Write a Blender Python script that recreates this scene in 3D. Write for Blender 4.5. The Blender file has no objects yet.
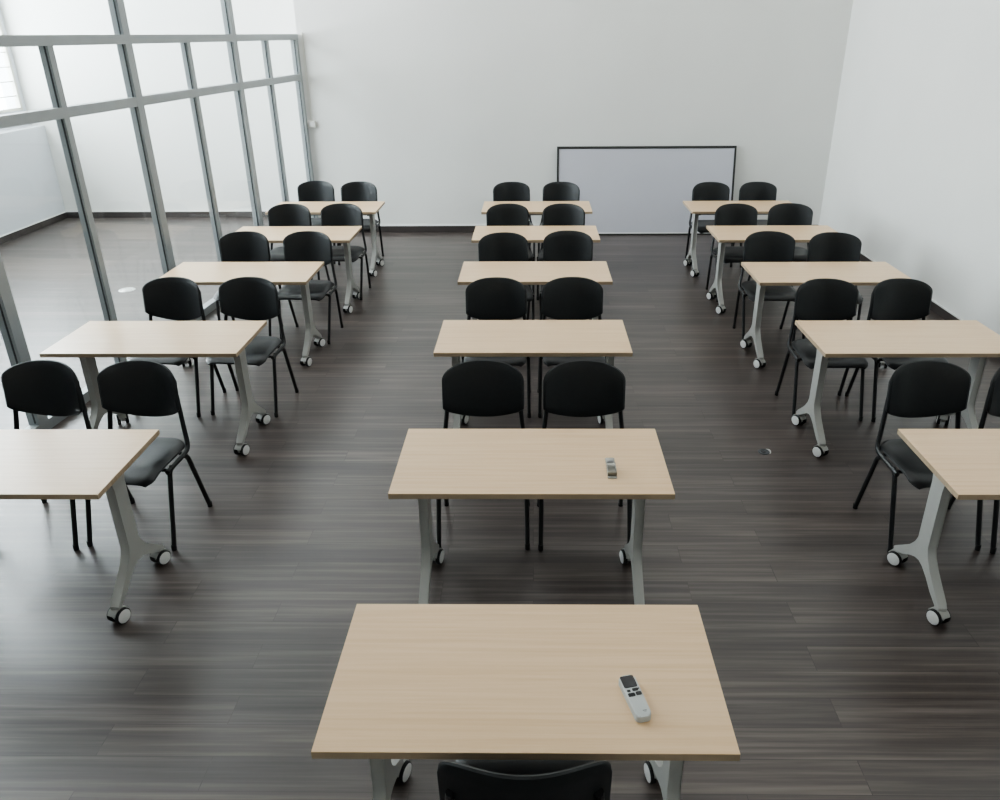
import bpy, bmesh, math, random
from mathutils import Vector, Matrix
random.seed(7)
PI = math.pi
SC = bpy.context.scene
COL = SC.collection

# ------------------------------------------------------------------ materials
def lin(c):
    return tuple(((v/255)/12.92 if v/255 <= .04045 else ((v/255+.055)/1.055)**2.4) for v in c)+(1.0,)

def new_mat(name):
    m = bpy.data.materials.new(name); m.use_nodes = True
    nt = m.node_tree
    return m, nt, nt.nodes['Principled BSDF']

def plain(name, rgb, rough=.5, metal=0.0, noise=0.0, nscale=40.0, bump=0.0, spec=.5, alpha=None, trans=0.0):
    m, nt, b = new_mat(name)
    b.inputs['Base Color'].default_value = lin(rgb)
    b.inputs['Roughness'].default_value = rough
    b.inputs['Metallic'].default_value = metal
    b.inputs['Specular IOR Level'].default_value = spec
    if trans: b.inputs['Transmission Weight'].default_value = trans
    if noise or bump:
        tc = nt.nodes.new('ShaderNodeTexCoord'); n = nt.nodes.new('ShaderNodeTexNoise')
        n.inputs['Scale'].default_value = nscale; n.inputs['Detail'].default_value = 4
        nt.links.new(tc.outputs['Object'], n.inputs['Vector'])
        if noise:
            mx = nt.nodes.new('ShaderNodeMix'); mx.data_type = 'RGBA'; mx.blend_type = 'MULTIPLY'
            r = nt.nodes.new('ShaderNodeValToRGB')
            r.color_ramp.elements[0].color = (1-noise,)*3+(1,); r.color_ramp.elements[1].color = (1+noise*.3,)*3+(1,)
            r.color_ramp.elements[0].position = .3; r.color_ramp.elements[1].position = .7
            nt.links.new(n.outputs['Fac'], r.inputs['Fac'])
            mx.inputs['Factor'].default_value = 1
            mx.inputs['A'].default_value = lin(rgb)
            nt.links.new(r.outputs['Color'], mx.inputs['B'])
            nt.links.new(mx.outputs['Result'], b.inputs['Base Color'])
        if bump:
            bp = nt.nodes.new('ShaderNodeBump'); bp.inputs['Strength'].default_value = bump; bp.inputs['Distance'].default_value = .002
            nt.links.new(n.outputs['Fac'], bp.inputs['Height']); nt.links.new(bp.outputs['Normal'], b.inputs['Normal'])
    return m

def floor_mat():
    m, nt, b = new_mat('dark_wood_floor'); N = nt.nodes.new; L = nt.links.new
    tc = N('ShaderNodeTexCoord')
    br = N('ShaderNodeTexBrick'); br.offset = .37; br.offset_frequency = 2
    br.inputs['Scale'].default_value = 1; br.inputs['Brick Width'].default_value = 1.22; br.inputs['Row Height'].default_value = .152
    br.inputs['Mortar Size'].default_value = .0018; br.inputs['Mortar Smooth'].default_value = .3
    br.inputs['Color1'].default_value = (.0, .0, .0, 1); br.inputs['Color2'].default_value = (1, 1, 1, 1)
    br.inputs['Mortar'].default_value = (.5, .5, .5, 1)
    L(tc.outputs['Object'], br.inputs['Vector'])
    # streaky grain along x, shifted per plank
    mp = N('ShaderNodeMapping'); mp.inputs['Scale'].default_value = (.9, 34, 1)
    L(tc.outputs['Object'], mp.inputs['Vector'])
    ad = N('ShaderNodeVectorMath'); ad.operation = 'ADD'
    sx = N('ShaderNodeVectorMath'); sx.operation = 'SCALE'; sx.inputs['Scale'].default_value = 7.0
    L(br.outputs['Color'], sx.inputs[0]); L(mp.outputs['Vector'], ad.inputs[0]); L(sx.outputs['Vector'], ad.inputs[1])
    n1 = N('ShaderNodeTexNoise'); n1.inputs['Scale'].default_value = 1.0; n1.inputs['Detail'].default_value = 6; n1.inputs['Roughness'].default_value = .62
    L(ad.outputs['Vector'], n1.inputs['Vector'])
    mp2 = N('ShaderNodeMapping'); mp2.inputs['Scale'].default_value = (.5, 7, 1)
    L(tc.outputs['Object'], mp2.inputs['Vector'])
    n2 = N('ShaderNodeTexNoise'); n2.inputs['Scale'].default_value = 1.0; n2.inputs['Detail'].default_value = 3
    L(mp2.outputs['Vector'], n2.inputs['Vector'])
    r = N('ShaderNodeValToRGB')
    r.color_ramp.elements[0].position = .30; r.color_ramp.elements[0].color = lin((49, 43, 41))
    r.color_ramp.elements[1].position = .72; r.color_ramp.elements[1].color = lin((118, 108, 104))
    e = r.color_ramp.elements.new(.5); e.color = lin((78, 70, 67))
    mxf = N('ShaderNodeMix'); mxf.data_type = 'FLOAT'; mxf.inputs['Factor'].default_value = .35
    L(n1.outputs['Fac'], mxf.inputs['A']); L(n2.outputs['Fac'], mxf.inputs['B'])
    L(mxf.outputs['Result'], r.inputs['Fac'])
    # plank-to-plank tone and dark seams
    pr = N('ShaderNodeValToRGB'); pr.color_ramp.elements[0].color = (.86, .86, .87, 1); pr.color_ramp.elements[1].color = (1.1, 1.09, 1.07, 1)
    L(br.outputs['Color'], pr.inputs['Fac'])
    m1 = N('ShaderNodeMix'); m1.data_type = 'RGBA'; m1.blend_type = 'MULTIPLY'; m1.inputs['Factor'].default_value = 1
    L(r.outputs['Color'], m1.inputs['A']); L(pr.outputs['Color'], m1.inputs['B'])
    m2 = N('ShaderNodeMix'); m2.data_type = 'RGBA'; m2.blend_type = 'MULTIPLY'
    m2.inputs['B'].default_value = (.62, .6, .6, 1)
    L(br.outputs['Fac'], m2.inputs['Factor']); L(m1.outputs['Result'], m2.inputs['A'])
    L(m2.outputs['Result'], b.inputs['Base Color'])
    rr = N('ShaderNodeMapRange'); rr.inputs['To Min'].default_value = .27; rr.inputs['To Max'].default_value = .42
    L(n1.outputs['Fac'], rr.inputs['Value']); L(rr.outputs['Result'], b.inputs['Roughness'])
    bp = N('ShaderNodeBump'); bp.inputs['Strength'].default_value = .05; bp.inputs['Distance'].default_value = .002
    L(n1.outputs['Fac'], bp.inputs['Height']); L(bp.outputs['Normal'], b.inputs['Normal'])
    b.inputs['Specular IOR Level'].default_value = .72
    return m

def wood_mat(name, dark, light, rough=.3, sc=(1.6, 60, 1)):
    m, nt, b = new_mat(name); N = nt.nodes.new; L = nt.links.new
    tc = N('ShaderNodeTexCoord'); oi = N('ShaderNodeObjectInfo')
    mp = N('ShaderNodeMapping'); mp.inputs['Scale'].default_value = sc
    ad = N('ShaderNodeVectorMath'); ad.operation = 'ADD'
    s = N('ShaderNodeMath'); s.operation = 'MULTIPLY'; s.inputs[1].default_value = 60
    L(oi.outputs['Random'], s.inputs[0])
    L(tc.outputs['Object'], mp.inputs['Vector']); L(mp.outputs['Vector'], ad.inputs[0]); L(s.outputs[0], ad.inputs[1])
    n = N('ShaderNodeTexNoise'); n.inputs['Scale'].default_value = 1; n.inputs['Detail'].default_value = 5; n.inputs['Roughness'].default_value = .6
    n.inputs['Distortion'].default_value = .25
    L(ad.outputs['Vector'], n.inputs['Vector'])
    r = N('ShaderNodeValToRGB')
    r.color_ramp.elements[0].position = .32; r.color_ramp.elements[0].color = lin(dark)
    r.color_ramp.elements[1].position = .62; r.color_ramp.elements[1].color = lin(light)
    L(n.outputs['Fac'], r.inputs['Fac']); L(r.outputs['Color'], b.inputs['Base Color'])
    b.inputs['Roughness'].default_value = rough
    b.inputs['Specular IOR Level'].default_value = .6
    return m

def glass_mat():
    m = bpy.data.materials.new('clear_glass'); m.use_nodes = True; nt = m.node_tree
    nt.nodes.clear(); N = nt.nodes.new; L = nt.links.new
    o = N('ShaderNodeOutputMaterial'); t = N('ShaderNodeBsdfTransparent'); g = N('ShaderNodeBsdfGlossy')
    t.inputs['Color'].default_value = (.97, .985, .982, 1); g.inputs['Roughness'].default_value = .02
    lw = N('ShaderNodeLayerWeight'); lw.inputs['Blend'].default_value = .5
    pw = N('ShaderNodeMath'); pw.operation = 'POWER'; pw.inputs[1].default_value = 4.5
    f = N('ShaderNodeMath'); f.operation = 'MULTIPLY_ADD'; f.inputs[1].default_value = .38; f.inputs[2].default_value = .022
    L(lw.outputs['Facing'], pw.inputs[0]); L(pw.outputs[0], f.inputs[0])
    mx = N('ShaderNodeMixShader')
    L(f.outputs[0], mx.inputs[0]); L(t.outputs[0], mx.inputs[1]); L(g.outputs[0], mx.inputs[2]); L(mx.outputs[0], o.inputs[0])
    return m

M = dict(
    floor=floor_mat(),
    wall=plain('white_painted_wall', (229, 229, 226), .75, noise=.03, nscale=1.2, bump=.05),
    ceiling=plain('white_ceiling', (236, 235, 232), .85, noise=.02, nscale=1),
    parapet=plain('pale_grey_wall', (208, 211, 216), .75, noise=.03, nscale=1.2),
    base=plain('dark_baseboard', (70, 64, 62), .45, noise=.2, nscale=9),
    cap=plain('white_caulk', (226, 226, 224), .6),
    alu=plain('grey_aluminium', (166, 171, 173), .42, .2, noise=.05, nscale=6),
    gasket=plain('dark_gasket', (70, 73, 76), .6),
    glass=glass_mat(),
    top=wood_mat('birch_laminate', (212, 179, 140), (221, 191, 155)),
    edge=wood_mat('birch_edge_band', (158, 139, 116), (176, 156, 132), .45),
    steel=plain('silver_grey_steel', (170, 170, 166), .42, .12, noise=.05, nscale=12),
    beam=plain('dark_grey_beam', (96, 99, 103), .45, .4, noise=.05, nscale=12),
    black=plain('black_tube', (17, 18, 20), .38, noise=.1, nscale=30),
    poly=plain('black_textured_vinyl', (33, 36, 38), .46, noise=.12, nscale=60, bump=.15),
    seatm=plain('black_seat_vinyl', (30, 32, 34), .36, noise=.12, nscale=60, bump=.15),
    rubber=plain('black_rubber', (20, 20, 21), .6),
    hubw=plain('pale_grey_hub', (222, 222, 220), .4, noise=.04, nscale=80),
    board=plain('whiteboard_surface', (196, 196, 204), .35, noise=.02, nscale=2),
    bframe=plain('dark_board_frame', (62, 62, 60), .45, .3, noise=.08, nscale=30),
    plastic=plain('white_plastic', (224, 223, 218), .4, noise=.02, nscale=30),
    screen=plain('dark_screen', (46, 46, 48), .25, noise=.1, nscale=60),
    remote=plain('pale_grey_plastic', (188, 191, 190), .38, noise=.03, nscale=60),
    button=plain('black_button', (22, 22, 23), .5),
    mark=plain('grey_print', (110, 110, 112), .5),
    clear=plain('translucent_grey_plastic', (196, 194, 186), .22, noise=.05, nscale=40, trans=.35),
    clear_dark=plain('smoky_plastic', (128, 122, 108), .3, noise=.1, nscale=60),
    cover=plain('brushed_metal_cover', (205, 206, 204), .35, .5, noise=.05, nscale=60),
    louvre=plain('pale_window_frame', (214, 214, 204), .5, noise=.04, nscale=8),
)

# ------------------------------------------------------------------ mesh helpers
def obj(name, bm, mats, parent=None, smooth=False, loc=None, rotz=0.0):
    me = bpy.data.meshes.new(name)
    bmesh.ops.recalc_face_normals(bm, faces=bm.faces[:])
    bm.to_mesh(me); bm.free()
    for m in (mats if isinstance(mats, (list, tuple)) else [mats]): me.materials.append(m)
    if smooth:
        for p in me.polygons: p.use_smooth = True
        try: me.set_sharp_from_angle(angle=math.radians(38))
        except Exception: pass
    o = bpy.data.objects.new(name, me); COL.objects.link(o)
    if parent: o.parent = parent
    if loc: o.location = loc
    if rotz: o.rotation_euler.z = rotz
    return o

def add_box(bm, x0, x1, y0, y1, z0, z1, bev=0.0, seg=2, mi=0):
    r = bmesh.ops.create_cube(bm, size=1.0)
    vs = r['verts']
    for v in vs:
        v.co = Vector(((x0+x1)/2+v.co.x*(x1-x0), (y0+y1)/2+v.co.y*(y1-y0), (z0+z1)/2+v.co.z*(z1-z0)))
    fs = set(f for v in vs for f in v.link_faces)
    for f in fs: f.material_index = mi
    if bev:
        es = list({e for v in vs for e in v.link_edges})
        r2 = bmesh.ops.bevel(bm, geom=es, offset=bev, segments=seg, affect='EDGES', profile=.5)
        for f in r2['faces']: f.material_index = mi

def box(*a, **k):
    bm = bmesh.new(); add_box(bm, *a, **k); return bm

def bend(pts, r, n=5):
    """round the interior corners of a polyline"""
    P = [Vector(p) for p in pts]; out = [P[0]]
    for i in range(1, len(P)-1):
        a = (P[i-1]-P[i]); b = (P[i+1]-P[i]); d = min(r, a.length*.45, b.length*.45)
        p0 = P[i]+a.normalized()*d; p1 = P[i]+b.normalized()*d
        for k in range(n+1):
            t = k/n
            out.append(p0*(1-t)**2+P[i]*2*t*(1-t)+p1*t*t)
    out.append(P[-1]); return out

def add_tube(bm, pts, r, n=10, ry=None):
    ry = ry or r
    P = [Vector(p) for p in pts]; rings = []
    ref = Vector((1, 0, 0))
    for i, p in enumerate(P):
        d = (P[min(i+1, len(P)-1)]-P[max(i-1, 0)]).normalized()
        if abs(d.dot(ref)) > .95: u = d.cross(Vector((0, 1, 0))).normalized()
        else: u = (ref-d*ref.dot(d)).normalized()
        w = d.cross(u)
        rings.append([bm.verts.new(p+u*math.cos(2*PI*k/n)*r+w*math.sin(2*PI*k/n)*ry) for k in range(n)])
    for a, b in zip(rings, rings[1:]):
        for k in range(n): bm.faces.new((a[k], a[(k+1) % n], b[(k+1) % n], b[k]))
    bm.faces.new(rings[0][::-1]); bm.faces.new(rings[-1])

def tube(pts, r, n=10, ry=None):
    bm = bmesh.new(); add_tube(bm, pts, r, n, ry); return bm

def add_lathe(bm, prof, n=24, axis='z', origin=(0, 0, 0), mis=None):
    """prof: (radius, height) pairs"""
    rings = []; o = Vector(origin)
    for r, h in prof:
        ring = []
        for k in range(n):
            a = 2*PI*k/n; c, s = math.cos(a)*r, math.sin(a)*r
            ring.append(bm.verts.new(o+(Vector((c, s, h)) if axis == 'z' else Vector((h, c, s)))))
        rings.append(ring)
    for i, (a, b) in enumerate(zip(rings, rings[1:])):
        for k in range(n):
            f = bm.faces.new((a[k], a[(k+1) % n], b[(k+1) % n], b[k]))
            if mis: f.material_index = mis[i]
    f = bm.faces.new(rings[0][::-1]); f.material_index = mis[0] if mis else 0
    f = bm.faces.new(rings[-1]); f.material_index = mis[-1] if mis else 0

def add_prism(bm, poly, x0, x1, bev=0.0):
    """polygon in (y, z) extruded along x"""
    a = [bm.verts.new((x0, y, z)) for y, z in poly]; b = [bm.verts.new((x1, y, z)) for y, z in poly]
    n = len(poly); fs = [bm.faces.new(a), bm.faces.new(b[::-1])]
    for i in range(n): fs.append(bm.faces.new((a[i], a[(i+1) % n], b[(i+1) % n], b[i])))
    if bev:
        bmesh.ops.bevel(bm, geom=list(fs[0].edges)+list(fs[1].edges), offset=bev, segments=2, affect='EDGES', profile=.5)

def shell(fn, nu, nv, th, lip=.35):
    """thick rounded shell around the surface fn(u, v), u and v in 0..1"""
    bm = bmesh.new(); e = 1e-3
    def nrm(u, v):
        u0, u1 = max(0, u-e), min(1, u+e); v0, v1 = max(0, v-e), min(1, v+e)
        a = Vector(fn(u1, v))-Vector(fn(u0, v)); b = Vector(fn(u, v1))-Vector(fn(u, v0))
        c = a.cross(b)
        return c.normalized() if c.length > 1e-12 else Vector((0, 0, 1))
    F, B = [], []
    for i in range(nu+1):
        fr, br = [], []
        for j in range(nv+1):
            u, v = i/nu, j/nv; p = Vector(fn(u, v)); n = nrm(min(max(u, .02), .98), min(max(v, .02), .98))
            edge = i in (0, nu) or j in (0, nv); h = th/2*(.55 if edge else 1)
            fr.append(bm.verts.new(p+n*h)); br.append(bm.verts.new(p-n*h))
        F.append(fr); B.append(br)
    for i in range(nu):
        for j in range(nv):
            bm.faces.new((F[i][j], F[i+1][j], F[i+1][j+1], F[i][j+1]))
            bm.faces.new((B[i][j], B[i][j+1], B[i+1][j+1], B[i+1][j]))
    ring = [(i, 0) for i in range(nu)]+[(nu, j) for j in range(nv)]+[(i, nv) for i in range(nu, 0, -1)]+[(0, j) for j in range(nv, 0, -1)]
    cen = Vector(fn(.5, .5)); mids = []
    for i, j in ring:
        m = (F[i][j].co+B[i][j].co)/2; d = (m-cen); d.normalize()
        mids.append(bm.verts.new(m+d*th*lip*.5))
    n = len(ring)
    for k in range(n):
        i, j = ring[k]; i2, j2 = ring[(k+1) % n]
        bm.faces.new((F[i][j], F[i2][j2], mids[(k+1) % n], mids[k]))
        bm.faces.new((mids[k], mids[(k+1) % n], B[i2][j2], B[i][j]))
    return bm

def empty(name, loc=(0, 0, 0), rotz=0.0, parent=None):
    o = bpy.data.objects.new(name, None); COL.objects.link(o)
    o.empty_display_size = .1
    o.location = loc; o.rotation_euler.z = rotz
    if parent: o.parent = parent
    return o

def tag(o, label, cat=None, group=None, kind=None):
    if label: o['label'] = label
    if cat: o['category'] = cat
    if group: o['group'] = group
    if kind: o['kind'] = kind
    return o

def struct(name, bm, m, label=None, smooth=False):
    o = obj(name, bm, m, None, smooth); o['kind'] = 'structure'
    if label: o['label'] = label
    return o

def dup(root, loc, rotz=0.0):
    r = root.copy(); COL.objects.link(r); r.location = loc; r.rotation_euler.z = rotz
    def kids(src, dst):
        for ch in list(src.children):
            c = ch.copy(); COL.objects.link(c); c.parent = dst
            kids(ch, c)
    kids(root, r)
    return r

# ------------------------------------------------------------------ the room
BACK, FARBACK, RIGHT, FARLEFT = 10.85, 11.87, 3.92, -7.05
FRONT, CEIL, WTOP, WY0 = -3.0, 5.6, 5.25, 5.0
def wall_line(y): return -3.41+(y-4.9)*.0703        # the glazed partition runs slightly off square

struct('floor', box(-7.6, 4.3, FRONT-.2, 12.2, -.12, 0), M['floor'], 'dark grey wood plank floor with streaky grain')
struct('ceiling', box(-7.6, 4.3, FRONT-.2, 12.2, CEIL, CEIL+.15), M['ceiling'], 'white ceiling')
struct('wall_back', box(-2.965, RIGHT+.15, BACK, FARBACK+.2, 0, CEIL), M['wall'], 'plain white wall at the far end of the classroom')
struct('wall_right', box(RIGHT, RIGHT+.2, FRONT, BACK, 0, CEIL), M['wall'], 'plain white wall along the right side')
struct('wall_front', box(-7.5, RIGHT+.2, FRONT-.2, FRONT, 0, CEIL), M['wall'], 'white wall behind the viewer')
struct('wall_far', box(-7.6, -2.965, FARBACK, FARBACK+.2, 0, CEIL), M['wall'], 'white end wall seen through the glass partition')
# outer wall of the room behind the glass: low thick parapet, window band above
bm = bmesh.new()
add_box(bm, FARLEFT-.3, FARLEFT, FRONT, FARBACK, 0, 1.325)
add_box(bm, FARLEFT-.42, FARLEFT-.2, FRONT, FARBACK, 1.325, 1.545)
add_box(bm, FARLEFT-.42, FARLEFT-.2, 11.79, FARBACK, 1.545, CEIL)
add_box(bm, FARLEFT-.42, FARLEFT-.2, FRONT, WY0, 1.545, CEIL)
add_box(bm, FARLEFT-.42, FARLEFT-.2, WY0, 11.79, WTOP, CEIL)
struct('wall_left', bm, M['parapet'], 'low grey wall with window band beyond the glass partition')

def baseboard(name, x0, x1, y0, y1, face, label):
    """face: axis/direction the white cap strip sits on"""
    o = struct(name, box(x0, x1, y0, y1, 0, .088, bev=.003), M['base'], label)
    c = obj('cap_strip', box(x0, x1, y0, y1, .088, .1), M['cap'], o)
    return o
baseboard('baseboard_back', -2.965, RIGHT, BACK-.014, BACK, 'y', 'dark baseboard along the far white wall')
baseboard('baseboard_right', RIGHT-.014, RIGHT, FRONT, BACK-.014, 'x', 'dark baseboard along the right wall')
baseboard('baseboard_far', FARLEFT, -2.965, FARBACK-.014, FARBACK, 'y', 'dark baseboard on the end wall behind the glass')
baseboard('baseboard_left', FARLEFT, FARLEFT+.014, FRONT, FARBACK-.014, 'x', 'dark baseboard under the low grey wall behind the glass')

# window band beyond the parapet
w = empty('window_1', (0, 0, 0)); tag(w, 'bright louvred window above the low grey wall', kind='structure')
xw = FARLEFT-.225
bm = bmesh.new()
add_box(bm, xw-.03, xw+.03, WY0, 11.79, 1.545, 1.58); add_box(bm, xw-.03, xw+.03, WY0, 11.79, WTOP-.04, WTOP)
for yy in (WY0+.02, 6.75, 8.42, 10.09, 11.765): add_box(bm, xw-.03, xw+.03, yy-.022, yy+.022, 1.56, WTOP)
obj('window_frame', bm, M['louvre'], w)
bm = bmesh.new()
for k in range(19): add_box(bm, xw-.012, xw+.012, WY0+.02, 11.765, 1.735+k*.187-.006, 1.735+k*.187+.006)
obj('glazing_bar', bm, M['louvre'], w)
obj('pane', box(xw-.003, xw+.003, WY0+.02, 11.765, 1.56, WTOP-.02), M['glass'], w)

# glazed partition between the two rooms
PY0, PY1 = -1.9, 10.84
part = empty('wall_partition', (0, 0, 0)); tag(part, 'glazed partition with grey aluminium posts and rails along the left side', kind='structure')
ang = math.atan(.0703)
def pbox(bm, ya, yb, wx, z0, z1, dx=0.0, mi=0):
    """box along the partition line between ya and yb, wx thick"""
    for v in bm.verts: v.tag = True
    add_box(bm, -wx/2+dx, wx/2+dx, ya, yb, z0, z1, mi=mi)
    for v in bm.verts:
        if not v.tag:
            y = v.co.y; v.co.x += wall_line(y)
RAIL_M, RAIL_T, RTOP = 2.0, 2.465, 5.56
mains = [10.80, 8.93, 6.87, 4.82, 2.66, .5, -1.66]
thins = [9.83, 7.90, 5.87, 3.74, 1.58, -.58]
main_w, thin_w, GX = .095, .062, .012
for i, y in enumerate(mains):
    bm = bmesh.new(); top = RAIL_T+.03 if i == 0 else RTOP
    wdt = .07 if i == 0 else main_w
    pbox(bm, y-wdt/2, y+wdt/2, .075, 0, top)
    p = obj('post', bm, M['alu'], part)
    bm = bmesh.new()
    for s in (-1, 1): pbox(bm, y+s*(wdt/2+.003)-.003, y+s*(wdt/2+.003)+.003, .009, .09, top-.02, GX)
    obj('gasket', bm, M['gasket'], p)
for y in thins:
    bm = bmesh.new(); pbox(bm, y-thin_w/2, y+thin_w/2, .065, 0, RAIL_T)
    p = obj('post', bm, M['alu'], part)
    bm = bmesh.new()
    for s in (-1, 1): pbox(bm, y+s*(thin_w/2+.003)-.003, y+s*(thin_w/2+.003)+.003, .009, .09, RAIL_T-.03, GX)
    obj('gasket', bm, M['gasket'], p)
for z0, z1, wx in ((0, .075, .07), (RAIL_M-.036, RAIL_M+.036, .072), (RAIL_T-.034, RAIL_T+.034, .078), (3.9, 3.968, .078), (RTOP-.04, RTOP+.035, .078)):
    bm = bmesh.new(); pbox(bm, PY0, PY1 if z0 < 3 else 9.16, wx, z0, z1)
    obj('rail', bm, M['alu'], part)
ys = sorted(mains+thins)
for a, b in zip(ys, ys[1:]):
    for z0, z1 in ((.075, RAIL_M-.036), (RAIL_M+.036, RAIL_T-.034)):
        bm = bmesh.new(); pbox(bm, a+.03, b-.03, .006, z0, z1, GX); obj('pane', bm, M['glass'], part)
ms = sorted(mains[1:])
for a, b in zip(ms, ms[1:]):
    for z0, z1 in ((RAIL_T+.034, 3.9), (3.968, RTOP-.04)):
        bm = bmesh.new(); pbox(bm, a+.045, b-.045, .006, z0, z1, GX); obj('pane', bm, M['glass'], part)

# ------------------------------------------------------------------ chairs
def make_chair(fx):
    root = empty('classroom_chair')
    # backrest: broad curved shell, arched top, sagging lower edge, hollow towards the sitter
    def bf(u, v):
        s = math.sin(PI/2*(2*u-1)); a = abs(s)
        zt = .815+.080*max(0.0, 1-a**3.1)**.45
        zb = .580+.072*a*a+.012*a**20
        z = zb+(zt-zb)*v
        y = .155+.12*(z-.6)+.085*(1-a*a)
        return (.2145*s, y, z)
    obj('backrest', shell(bf, 30, 12, .022), M['poly'], root, True)
    # seat: dished pad with a rolled front edge
    def sf(u, v):
        t = v; y = -.222+.415*t
        c = 1.0
        if t < .13: c = 1-.16*(1-t/.13)**2.2
        if t > .86: c = 1-.2*((t-.86)/.14)**2.2
        s = 2*u-1
        z = .455-.014*(1-s*s)*math.sin(PI*min(1, t*1.1))
        if t < .32: z -= .034*((.32-t)/.32)**2
        if t > .85: z += .012*((t-.85)/.15)**2
        z -= .012*abs(s)**8
        return (.214*s*c, y, z)
    obj('seat', shell(sf, 20, 20, .026), M['seatm'], root, True)
    for s in (-1, 1):
        # seat rail bending up into the upright that carries the backrest
        pts = bend([(s*.228, -.085, .414), (s*.229, .160, .428), (s*.212, .180, .53), (s*.186, .216, .77)], .07)
        obj('upright', tube(pts, .0125, 10, .0140), M['black'], root, True)
        for pth in (bend([(s*fx, -.188, .012), (s*.230, -.068, .405), (s*.226, -.035, .425)], .03),
                    bend([(s*fx, .240, .012), (s*.229, .128, .395), (s*.228, .095, .418)], .03)):
            lg = obj('leg', tube(pth, .0125, 10, .0140), M['black'], root, True)
            bm = bmesh.new(); f = pth[0]
            add_lathe(bm, [(.011, 0), (.0136, .002), (.0134, .03), (.0122, .034)], 12, 'z', (f[0], f[1], 0))
            obj('rubber_foot', bm, M['rubber'], lg, True)
    for y, z in ((-.055, .412), (.13, .412)):
        obj('crossbar', tube([(-.226, y, z), (.226, y, z)], .0095), M['black'], root, True)
    return root

CH = {  # chair centres on the floor, two per table, from the row nearest the teacher's desk to the far wall
 'M': [((-.268, 3.68), (.273, 3.675)), ((-.266, 5.263), (.282, 5.268)), ((-.245, 6.677), (.298, 6.678)), ((-.238, 7.972), (.292, 7.966)), ((-.235, 9.287), (.303, 9.279))],
 'L': [((-2.656, 3.685), (-2.124, 3.682)), ((-2.632, 5.292), (-2.087, 5.289)), ((-2.594, 6.75), (-2.038, 6.748)), ((-2.547, 8.006), (-1.994, 8.014)), ((-2.628, 9.355), (-2.086, 9.352))],
 'R': [((2.088, 3.668), (2.63, 3.67)), ((2.083, 5.215), (2.625, 5.216)), ((2.084, 6.643), (2.628, 6.647)), ((2.073, 7.935), (2.62, 7.943)), ((2.086, 9.224), (2.629, 9.226))],
}
ROWS = ['first', 'second', 'third', 'fourth', 'last']
COLN = {'L': 'column beside the glass', 'M': 'middle column', 'R': 'column beside the wall'}
SIDE = {'L': ('seat nearer the glass', 'seat nearer the aisle'), 'M': ('seat on the glass side', 'seat on the wall side'), 'R': ('seat nearer the aisle', 'seat nearer the wall')}
chair0 = make_chair(.236); chair1 = None
chair0.location = (-.024, 1.584, 0); chair0.rotation_euler.z = PI+.01
tag(chair0, 'black chair on its own at the teacher desk, backrest turned to the viewer', 'chair')
rng = random.Random(3)
DX = {('L', 0, 0): -.008, ('L', 0, 1): -.014, ('L', 1, 0): .004, ('L', 1, 1): .018, ('L', 2, 0): .028, ('L', 2, 1): .02, ('L', 3, 0): .03, ('L', 3, 1): .005, ('L', 4, 0): .03,
      ('R', 0, 0): .014, ('R', 0, 1): .006, ('R', 1, 0): -.01, ('R', 1, 1): -.012, ('R', 2, 0): -.02, ('R', 2, 1): -.025, ('R', 3, 1): -.02, ('R', 4, 1): -.022}
DY = {}
FIX = {  # final stand of the chairs whose feet share the space with a table caster
    ('L', 3, 1): (-1.9890, 7.9840, -0.0255), ('L', 4, 0): (-2.5980, 9.3750, 0.0246), ('M', 2, 0): (-0.2390, 6.6470, 0.1380),
    ('M', 2, 1): (0.2980, 6.7080, -0.0535), ('M', 3, 0): (-0.2380, 7.9420, 0.1375), ('M', 3, 1): (0.2860, 7.9360, -0.1454),
    ('M', 4, 0): (-0.2290, 9.2570, 0.1511), ('M', 4, 1): (0.3030, 9.2490, -0.1383), ('R', 1, 0): (2.0730, 5.1850, -0.0017),
    ('R', 2, 0): (2.0640, 6.6630, -0.0414), ('R', 2, 1): (2.5970, 6.6170, -0.1495), ('R', 3, 0): (2.0790, 7.9050, 0.0540),
    ('R', 3, 1): (2.5940, 7.9130, -0.1482), ('R', 4, 1): (2.6310, 9.1960, 0.0364),
}
for c in 'LMR':
    for r in range(5):
        for k in range(2):
            x, y = CH[c][r][k]
            rz = {'L': -.075, 'M': 0, 'R': .06}[c]+rng.uniform(-.015, .015)
            x += DX.get((c, r, k), 0); y += DY.get((c, r), 0)-.03
            if r >= 2: rz = (.055 if k == 0 else -.055)+rng.uniform(-.008, .008)
            if (c, r, k) in FIX: x, y, rz = FIX[c, r, k]
            if r >= 2 and chair1 is None:
                chair1 = o = make_chair(.214); o.location = (x, y, 0); o.rotation_euler.z = rz
            else: o = dup(chair1 if r >= 2 else chair0, (x, y, 0), rz)
            for key in ('label', 'group'):
                if key in o: del o[key]
            tag(o, 'black chair behind %s table from the desk, %s, %s' % (ROWS[r], COLN[c], SIDE[c][k]), 'chair', 'black chairs behind the rows of tables')

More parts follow.
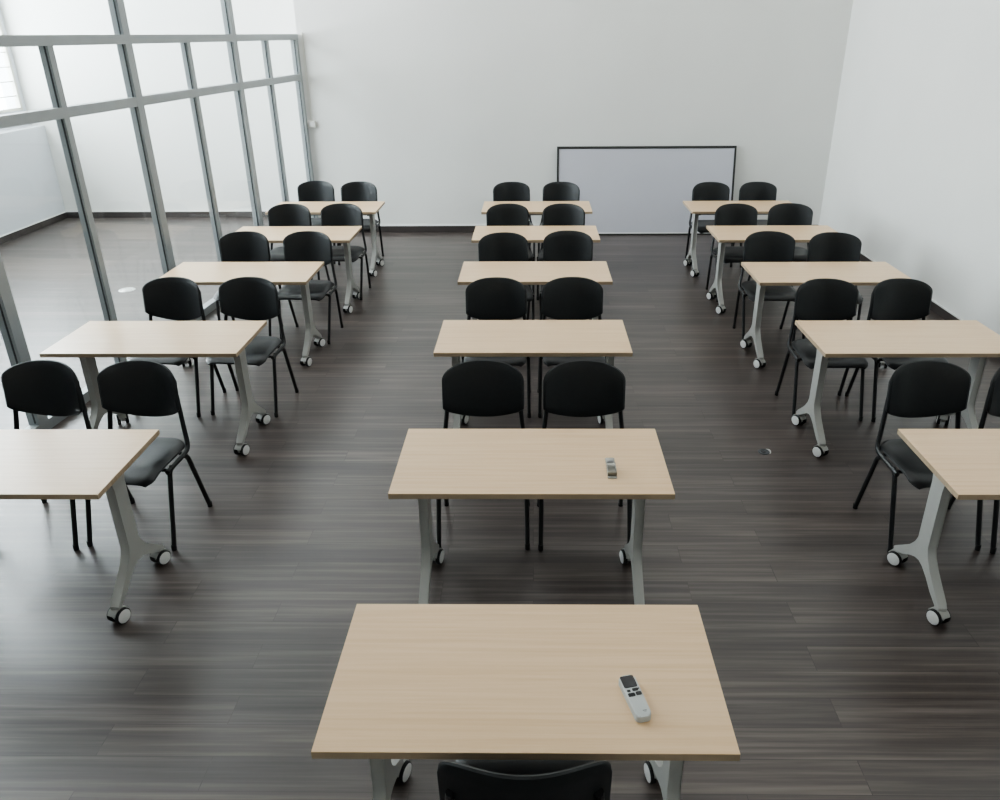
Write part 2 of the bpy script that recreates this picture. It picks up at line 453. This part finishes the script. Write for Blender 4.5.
# ------------------------------------------------------------------ tables
def make_table(name, W, D=.6):
    root = empty(name)
    H, T = .74, .025
    bm = bmesh.new(); add_box(bm, -W/2, W/2, -D/2, D/2, H-.003, H, mi=0)
    add_box(bm, -W/2+.002, W/2-.002, -D/2+.002, D/2-.002, H-T, H-.0028, mi=0)
    obj('tabletop', bm, M['top'], root)
    bm = bmesh.new(); e = .0022; zt = H-.0022
    add_box(bm, -W/2-.0005, W/2+.0005, -D/2-.0005, -D/2+e, H-T, zt); add_box(bm, -W/2-.0005, W/2+.0005, D/2-e, D/2+.0005, H-T, zt)
    add_box(bm, -W/2-.0005, -W/2+e, -D/2+e, D/2-e, H-T, zt); add_box(bm, W/2-e, W/2+.0005, -D/2+e, D/2-e, H-T, zt)
    obj('edge_band', bm, M['edge'], root)
    lx = W/2-.102
    bm = bmesh.new(); add_box(bm, -lx+.02, lx-.02, -.022, .022, .645, .7, bev=.004)
    obj('crossbeam', bm, M['beam'], root)
    # leg: flat column flaring into a top bracket, splitting into two arched feet
    half = [(.044, .60), (.044, .285), (.062, .246), (.105, .205), (.165, .158), (.225, .113), (.246, .096), (.244, .074), (.212, .078), (.15, .113), (.09, .153), (.042, .183)]
    prof = [(-.105, .715), (-.095, .70), (-.055, .655)]+[(-y, z) for y, z in half]+[(0, .192)]+half[::-1]+[(.055, .655), (.095, .70), (.105, .715)]
    for s in (-1, 1):
        bm = bmesh.new(); add_prism(bm, prof, s*lx-.0215, s*lx+.0215, .006)
        leg = obj('leg', bm, M['steel'], root, True)
        # fold bracket with its locking knob on the inner face
        bm = bmesh.new()
        add_prism(bm, [(-.16, .714), (.16, .714), (.11, .672), (.03, .64), (-.03, .64), (-.11, .672)], s*(lx-.04)-.004, s*(lx-.04)+.004, .001)
        br = obj('fold_bracket', bm, M['beam'], root, True)
        bm = bmesh.new(); add_lathe(bm, [(.004, -.02), (.013, -.018), (.013, .012), (.006, .016)], 14, 'x', (s*(lx-.055), -.075, .684))
        obj('knob', bm, M['rubber'], br, True)
        for sy in (-1, 1):
            cas = cas_proto(root, (s*lx, sy*.226, 0), -.42*s+rng.uniform(-.1, .1))
    return root

_wheel = {}
def cas_proto(root, loc, rz):
    bm = bmesh.new()
    add_box(bm, -.0125, .0125, -.028, .022, .026, .072, bev=.006); add_lathe(bm, [(.006, -.02), (.006, .02)], 10, 'x', (0, 0, .0388))
    add_lathe(bm, [(.009, .05), (.009, .088)], 12, 'z', (0, 0, 0))
    # little hood over the twin wheels
    n = 9; pts = [(.044*math.cos(PI*(.12+.76*k/(n-1))), .0388+.044*math.sin(PI*(.12+.76*k/(n-1)))) for k in range(n)]
    pts += [(.0405*math.cos(PI*(.12+.76*k/(n-1))), .0388+.0405*math.sin(PI*(.12+.76*k/(n-1)))) for k in range(n-1, -1, -1)]
    add_prism(bm, pts, -.024, .024)
    cas = obj('caster', bm, M['steel'], root, True, loc, rz)
    for s in (-1, 1):
        bm = bmesh.new()
        a = s*.016; b = s*.036
        add_lathe(bm, [(.0375, a), (.0388, a+s*.002), (.0388, b-s*.004), (.0362, b-s*.0008), (.0335, b), (.0328, b+s*.0012), (.022, b+s*.0035), (.004, b+s*.0042)], 28, 'x',
                  (0, 0, .0388), [1, 1, 1, 1, 0, 0, 0])
        obj('wheel', bm, [M['hubw'], M['rubber']], cas, True)
    return cas

desk = make_table('teacher_desk', 1.152, .606)
desk.location = (-.0226, 1.8155, 0)
for ch in desk.children:
    if ch.name.startswith('caster'): ch.rotation_euler.z *= -.7
tag(desk, 'nearest birch table in the middle, standing alone with the white remote on it', 'table')
TB = {
 'L': [(-2.438, 3.114), (-2.405, 4.723), (-2.381, 6.241), (-2.328, 7.604), (-2.317, 8.888)],
 'M': [(-.0088, 3.122), (-.0026, 4.730), (.0136, 6.231), (.0239, 7.591), (.0384, 8.867)],
 'R': [(2.372, 3.122), (2.353, 4.711), (2.348, 6.195), (2.329, 7.570), (2.315, 8.853)],
}
proto = None
for c in 'LMR':
    for r in range(5):
        x, y = TB[c][r]
        if proto is None:
            proto = make_table('classroom_table', 1.203); o = proto; o.location = (x, y, 0)
        else:
            o = dup(proto, (x, y, 0))
            for ch in o.children:
                if ch.name.startswith('caster'): ch.rotation_euler.z = (-.6 if c == 'M' else 1)*ch.rotation_euler.z+rng.uniform(-.1, .1)
        where = 'nearest the teacher desk' if r == 0 else ('nearest the far wall' if r == 4 else '%s from the teacher desk' % ROWS[r])
        lab = 'birch table on grey casters, %s in the %s' % (where, COLN[c])
        if c == 'M' and r == 0: lab = 'birch table in the middle column with a small grey plastic holder on it'
        tag(o, lab, 'table', 'birch tables in rows')

# ------------------------------------------------------------------ small things
# remote control on the teacher's desk
def rounded_poly(w, l, r, n=6, taper=1.0):
    P = []
    for cx, cy, a0 in ((w/2-r, l/2-r, 0), (-w/2+r, l/2-r, 90), (-w/2*taper+r, -l/2+r, 180), (w/2*taper-r, -l/2+r, 270)):
        for k in range(n+1):
            a = math.radians(a0+90*k/n); P.append((cx+r*math.cos(a), cy+r*math.sin(a)))
    return P
def slab(poly, z0, z1, bev=0.0):
    bm = bmesh.new()
    a = [bm.verts.new((x, y, z0)) for x, y in poly]; b = [bm.verts.new((x, y, z1)) for x, y in poly]
    n = len(poly); f0 = bm.faces.new(a[::-1]); f1 = bm.faces.new(b)
    for i in range(n): bm.faces.new((a[i], a[(i+1) % n], b[(i+1) % n], b[i]))
    if bev: bmesh.ops.bevel(bm, geom=list(f1.edges), offset=bev, segments=3, affect='EDGES', profile=.5)
    return bm
rem = empty('remote_control', (.2925, 1.697, .74), math.radians(13.5))
tag(rem, 'white air conditioner remote control with dark screen lying on the nearest table', 'remote control')
obj('body', slab(rounded_poly(.050, .160, .013, taper=.92), 0, .021, .005), M['remote'], rem, True)
obj('screen', slab([(x, y+.054) for x, y in rounded_poly(.041, .046, .005)], .0205, .0218), M['screen'], rem)
for bx, by, bw, bl in ((-.012, .019, .010, .008), (.008, .021, .017, .010), (.0185, .023, .005, .004), (-.0085, .0035, .021, .013), (.0135, .005, .017, .013)):
    obj('button', slab([(bx+p, by+q) for p, q in rounded_poly(bw, bl, min(bw, bl)*.3)], .0205, .0222), M['button'], rem)
bm = bmesh.new(); add_box(bm, .002, .014, -.059, -.0565, .0205, .0212); add_box(bm, .005, .012, -.0625, -.0612, .0205, .0212)
obj('printed_mark', bm, M['mark'], rem)

# small translucent holder on the first middle table
hol = empty('plastic_holder', (.3445, 3.037, .74), math.radians(-1))
tag(hol, 'small translucent grey plastic holder lying on first table behind the desk', 'holder')
obj('back_plate', slab(rounded_poly(.041, .18, .006), 0, .004, .001), M['clear'], hol, True)
bm = bmesh.new(); add_box(bm, -.020, -.0175, -.072, .02, .004, .02, bev=.0008); add_box(bm, .0175, .020, -.072, .02, .004, .02, bev=.0008); add_box(bm, -.0175, .0175, -.006, .012, .016, .0185, bev=.0006)
obj('side_wall', bm, M['clear'], hol, True)
obj('pocket_lip', box(-.020, .020, -.075, -.056, .004, .022, bev=.003), M['clear_dark'], hol, True)
bm = bmesh.new()
for sx in (-.009, .009): add_lathe(bm, [(.0045, .0042), (.0045, .0065), (.002, .007)], 12, 'z', (sx, .022, 0))
add_box(bm, -.015, .015, .043, .064, .0042, .0055, bev=.0005)
obj('screw_boss', bm, M['mark'], hol, True)

# round floor outlets
def outlet(name, loc, rz, R, label, rim):
    t = empty(name, loc, rz); tag(t, label, 'floor outlet')
    bm = bmesh.new(); add_lathe(bm, [(R, 0), (R, .003), (R*.93, .006), (R*.72, .006), (R*.68, .003), (.002, .003)], 32)
    obj('rim', bm, rim, t, True)
    return t
t = outlet('floor_outlet', (1.508, 4.536, 0), .3, .038, 'small round metal floor outlet with raised lid in the right aisle', M['beam'])
bm = bmesh.new()
add_lathe(bm, [(.036, 0), (.036, .003), (.033, .005), (.002, .005)], 28)
for v in bm.verts: v.co = Matrix.Rotation(math.radians(-24), 4, 'Y') @ (v.co+Vector((-.036, 0, 0)))+Vector((.046, 0, .006))
obj('lid', bm, M['cover'], t, True)
obj('socket', box(-.018, .008, -.014, .014, .003, .0065, bev=.001), M['gasket'], t)
t = outlet('floor_outlet', (-4.392, 8.158, 0), 0, .085, 'round pale floor outlet on the floor behind the glass partition', M['cover'])
bm = bmesh.new(); add_lathe(bm, [(.052, .003), (.052, .008), (.046, .011), (.002, .011)], 28)
obj('lid', bm, M['cover'], t, True)

# whiteboard standing on the floor against the far wall
wb = empty('whiteboard', (1.494, BACK-.02, 0)); tag(wb, 'wide whiteboard with thin dark frame leaning on the far wall', 'whiteboard')
hw, hh, lean = 1.18, 1.135, .17
def leaned(bm):
    for v in bm.verts: v.co.y -= lean*(1-v.co.z/hh)
    return bm
obj('panel', leaned(box(-hw+.01, hw-.01, -.018, -.004, .014, hh-.008)), M['board'], wb)
bm = bmesh.new(); add_box(bm, -hw, hw, -.026, -.002, hh-.03, hh, bev=.003); add_box(bm, -hw, -hw+.026, -.026, -.002, .012, hh-.03, bev=.003); add_box(bm, hw-.026, hw, -.026, -.002, .012, hh-.03, bev=.003)
add_box(bm, -hw, hw, -.026, -.002, 0, .02, bev=.003)
obj('frame', leaned(bm), M['bframe'], wb)
bm = bmesh.new(); add_box(bm, -hw+.026, hw-.026, -.021, -.016, .02, .034)
obj('bottom_trim', leaned(bm), M['cap'], wb)

# cable duct and socket box on the far wall
cd = obj('cable_duct', box(-2.915, -2.892, BACK-.016, BACK-.0005, 1.47, 2.52, bev=.002), M['plastic']); tag(cd, 'thin white vertical cable duct on the far wall beside the glass', 'cable duct')
sb = empty('socket_box', (-2.905, BACK, 1.425)); tag(sb, 'small white surface socket box under the cable duct', 'socket')
obj('housing', box(-.05, .056, -.042, -.0005, -.043, .043, bev=.006), M['plastic'], sb)
obj('socket_insert', box(-.03, .03, -.046, -.041, -.024, .024, bev=.002), M['cap'], sb)

# ------------------------------------------------------------------ light
wd = bpy.data.worlds.new('overcast_sky'); SC.world = wd; wd.use_nodes = True
wd.node_tree.nodes['Background'].inputs['Color'].default_value = (.9, .95, 1, 1)
wd.node_tree.nodes['Background'].inputs['Strength'].default_value = 14

def area(name, loc, direction, sx, sy, power, col=(1, 1, 1)):
    d = bpy.data.lights.new(name, 'AREA'); d.shape = 'RECTANGLE'; d.size = sx; d.size_y = sy; d.energy = power; d.color = col
    o = bpy.data.objects.new(name, d); COL.objects.link(o); o.location = loc
    o.rotation_euler = Vector(direction).to_track_quat('-Z', 'Y').to_euler()
    return o
pl = area('window_daylight', (FARLEFT-.30, (WY0+11.79)/2, (1.545+WTOP)/2), (1, 0, 0), 11.75-WY0, WTOP-1.55, 1)
pl.data.cycles.is_portal = True        # guides the sampling of the sky through the window band
for yy, pw in ((.2, 14), (4.0, 20), (7.8, 24)):  # soft overhead fill added to lift the classroom, out of view, no fixtures modelled
    area('added_ceiling_fill', (.4, yy, CEIL-.03), (0, 0, -1), 5.0, 2.4, pw, (1, .985, .96))
area('added_ceiling_fill', (-5.2, 6.5, CEIL-.03), (0, 0, -1), 2.4, 7.5, 30, (1, .99, .97))  # same added fill over the room behind the glass

# ------------------------------------------------------------------ camera
CP = dict(H=2.49060, pitch=.436277, yaw=-.014285, roll=-.006268, f=786.467, cx=523.137)
cd_ = bpy.data.cameras.new('camera'); cam = bpy.data.objects.new('camera', cd_); COL.objects.link(cam)
s_, c_ = math.sin(CP['yaw']), math.cos(CP['yaw']); sp, cp = math.sin(CP['pitch']), math.cos(CP['pitch'])
Rt = Vector((c_, -s_, 0)); Fw = Vector((s_*cp, c_*cp, -sp)); Dn = Vector((-s_*sp, -c_*sp, -cp))
cr, sr = math.cos(CP['roll']), math.sin(CP['roll'])
R2 = Rt*cr-Dn*sr; D2 = Rt*sr+Dn*cr
mat = Matrix((R2, -D2, -Fw)).transposed().to_4x4(); mat.translation = Vector((0, 0, CP['H']))
cam.matrix_world = mat
cd_.sensor_fit = 'HORIZONTAL'; cd_.sensor_width = 36; cd_.lens = CP['f']/1000*36
cd_.shift_x = -(CP['cx']-500)/1000; cd_.clip_start = .05; cd_.clip_end = 200
SC.camera = cam

LOOK = 'AgX - Medium High Contrast'
VT, EXPO = 'AgX', 0.5
SC.view_settings.view_transform = VT; SC.view_settings.look = LOOK
SC.view_settings.exposure = EXPO
SC.cycles.max_bounces = 10; SC.cycles.diffuse_bounces = 6; SC.cycles.transparent_max_bounces = 16
SC.cycles.use_denoising = True
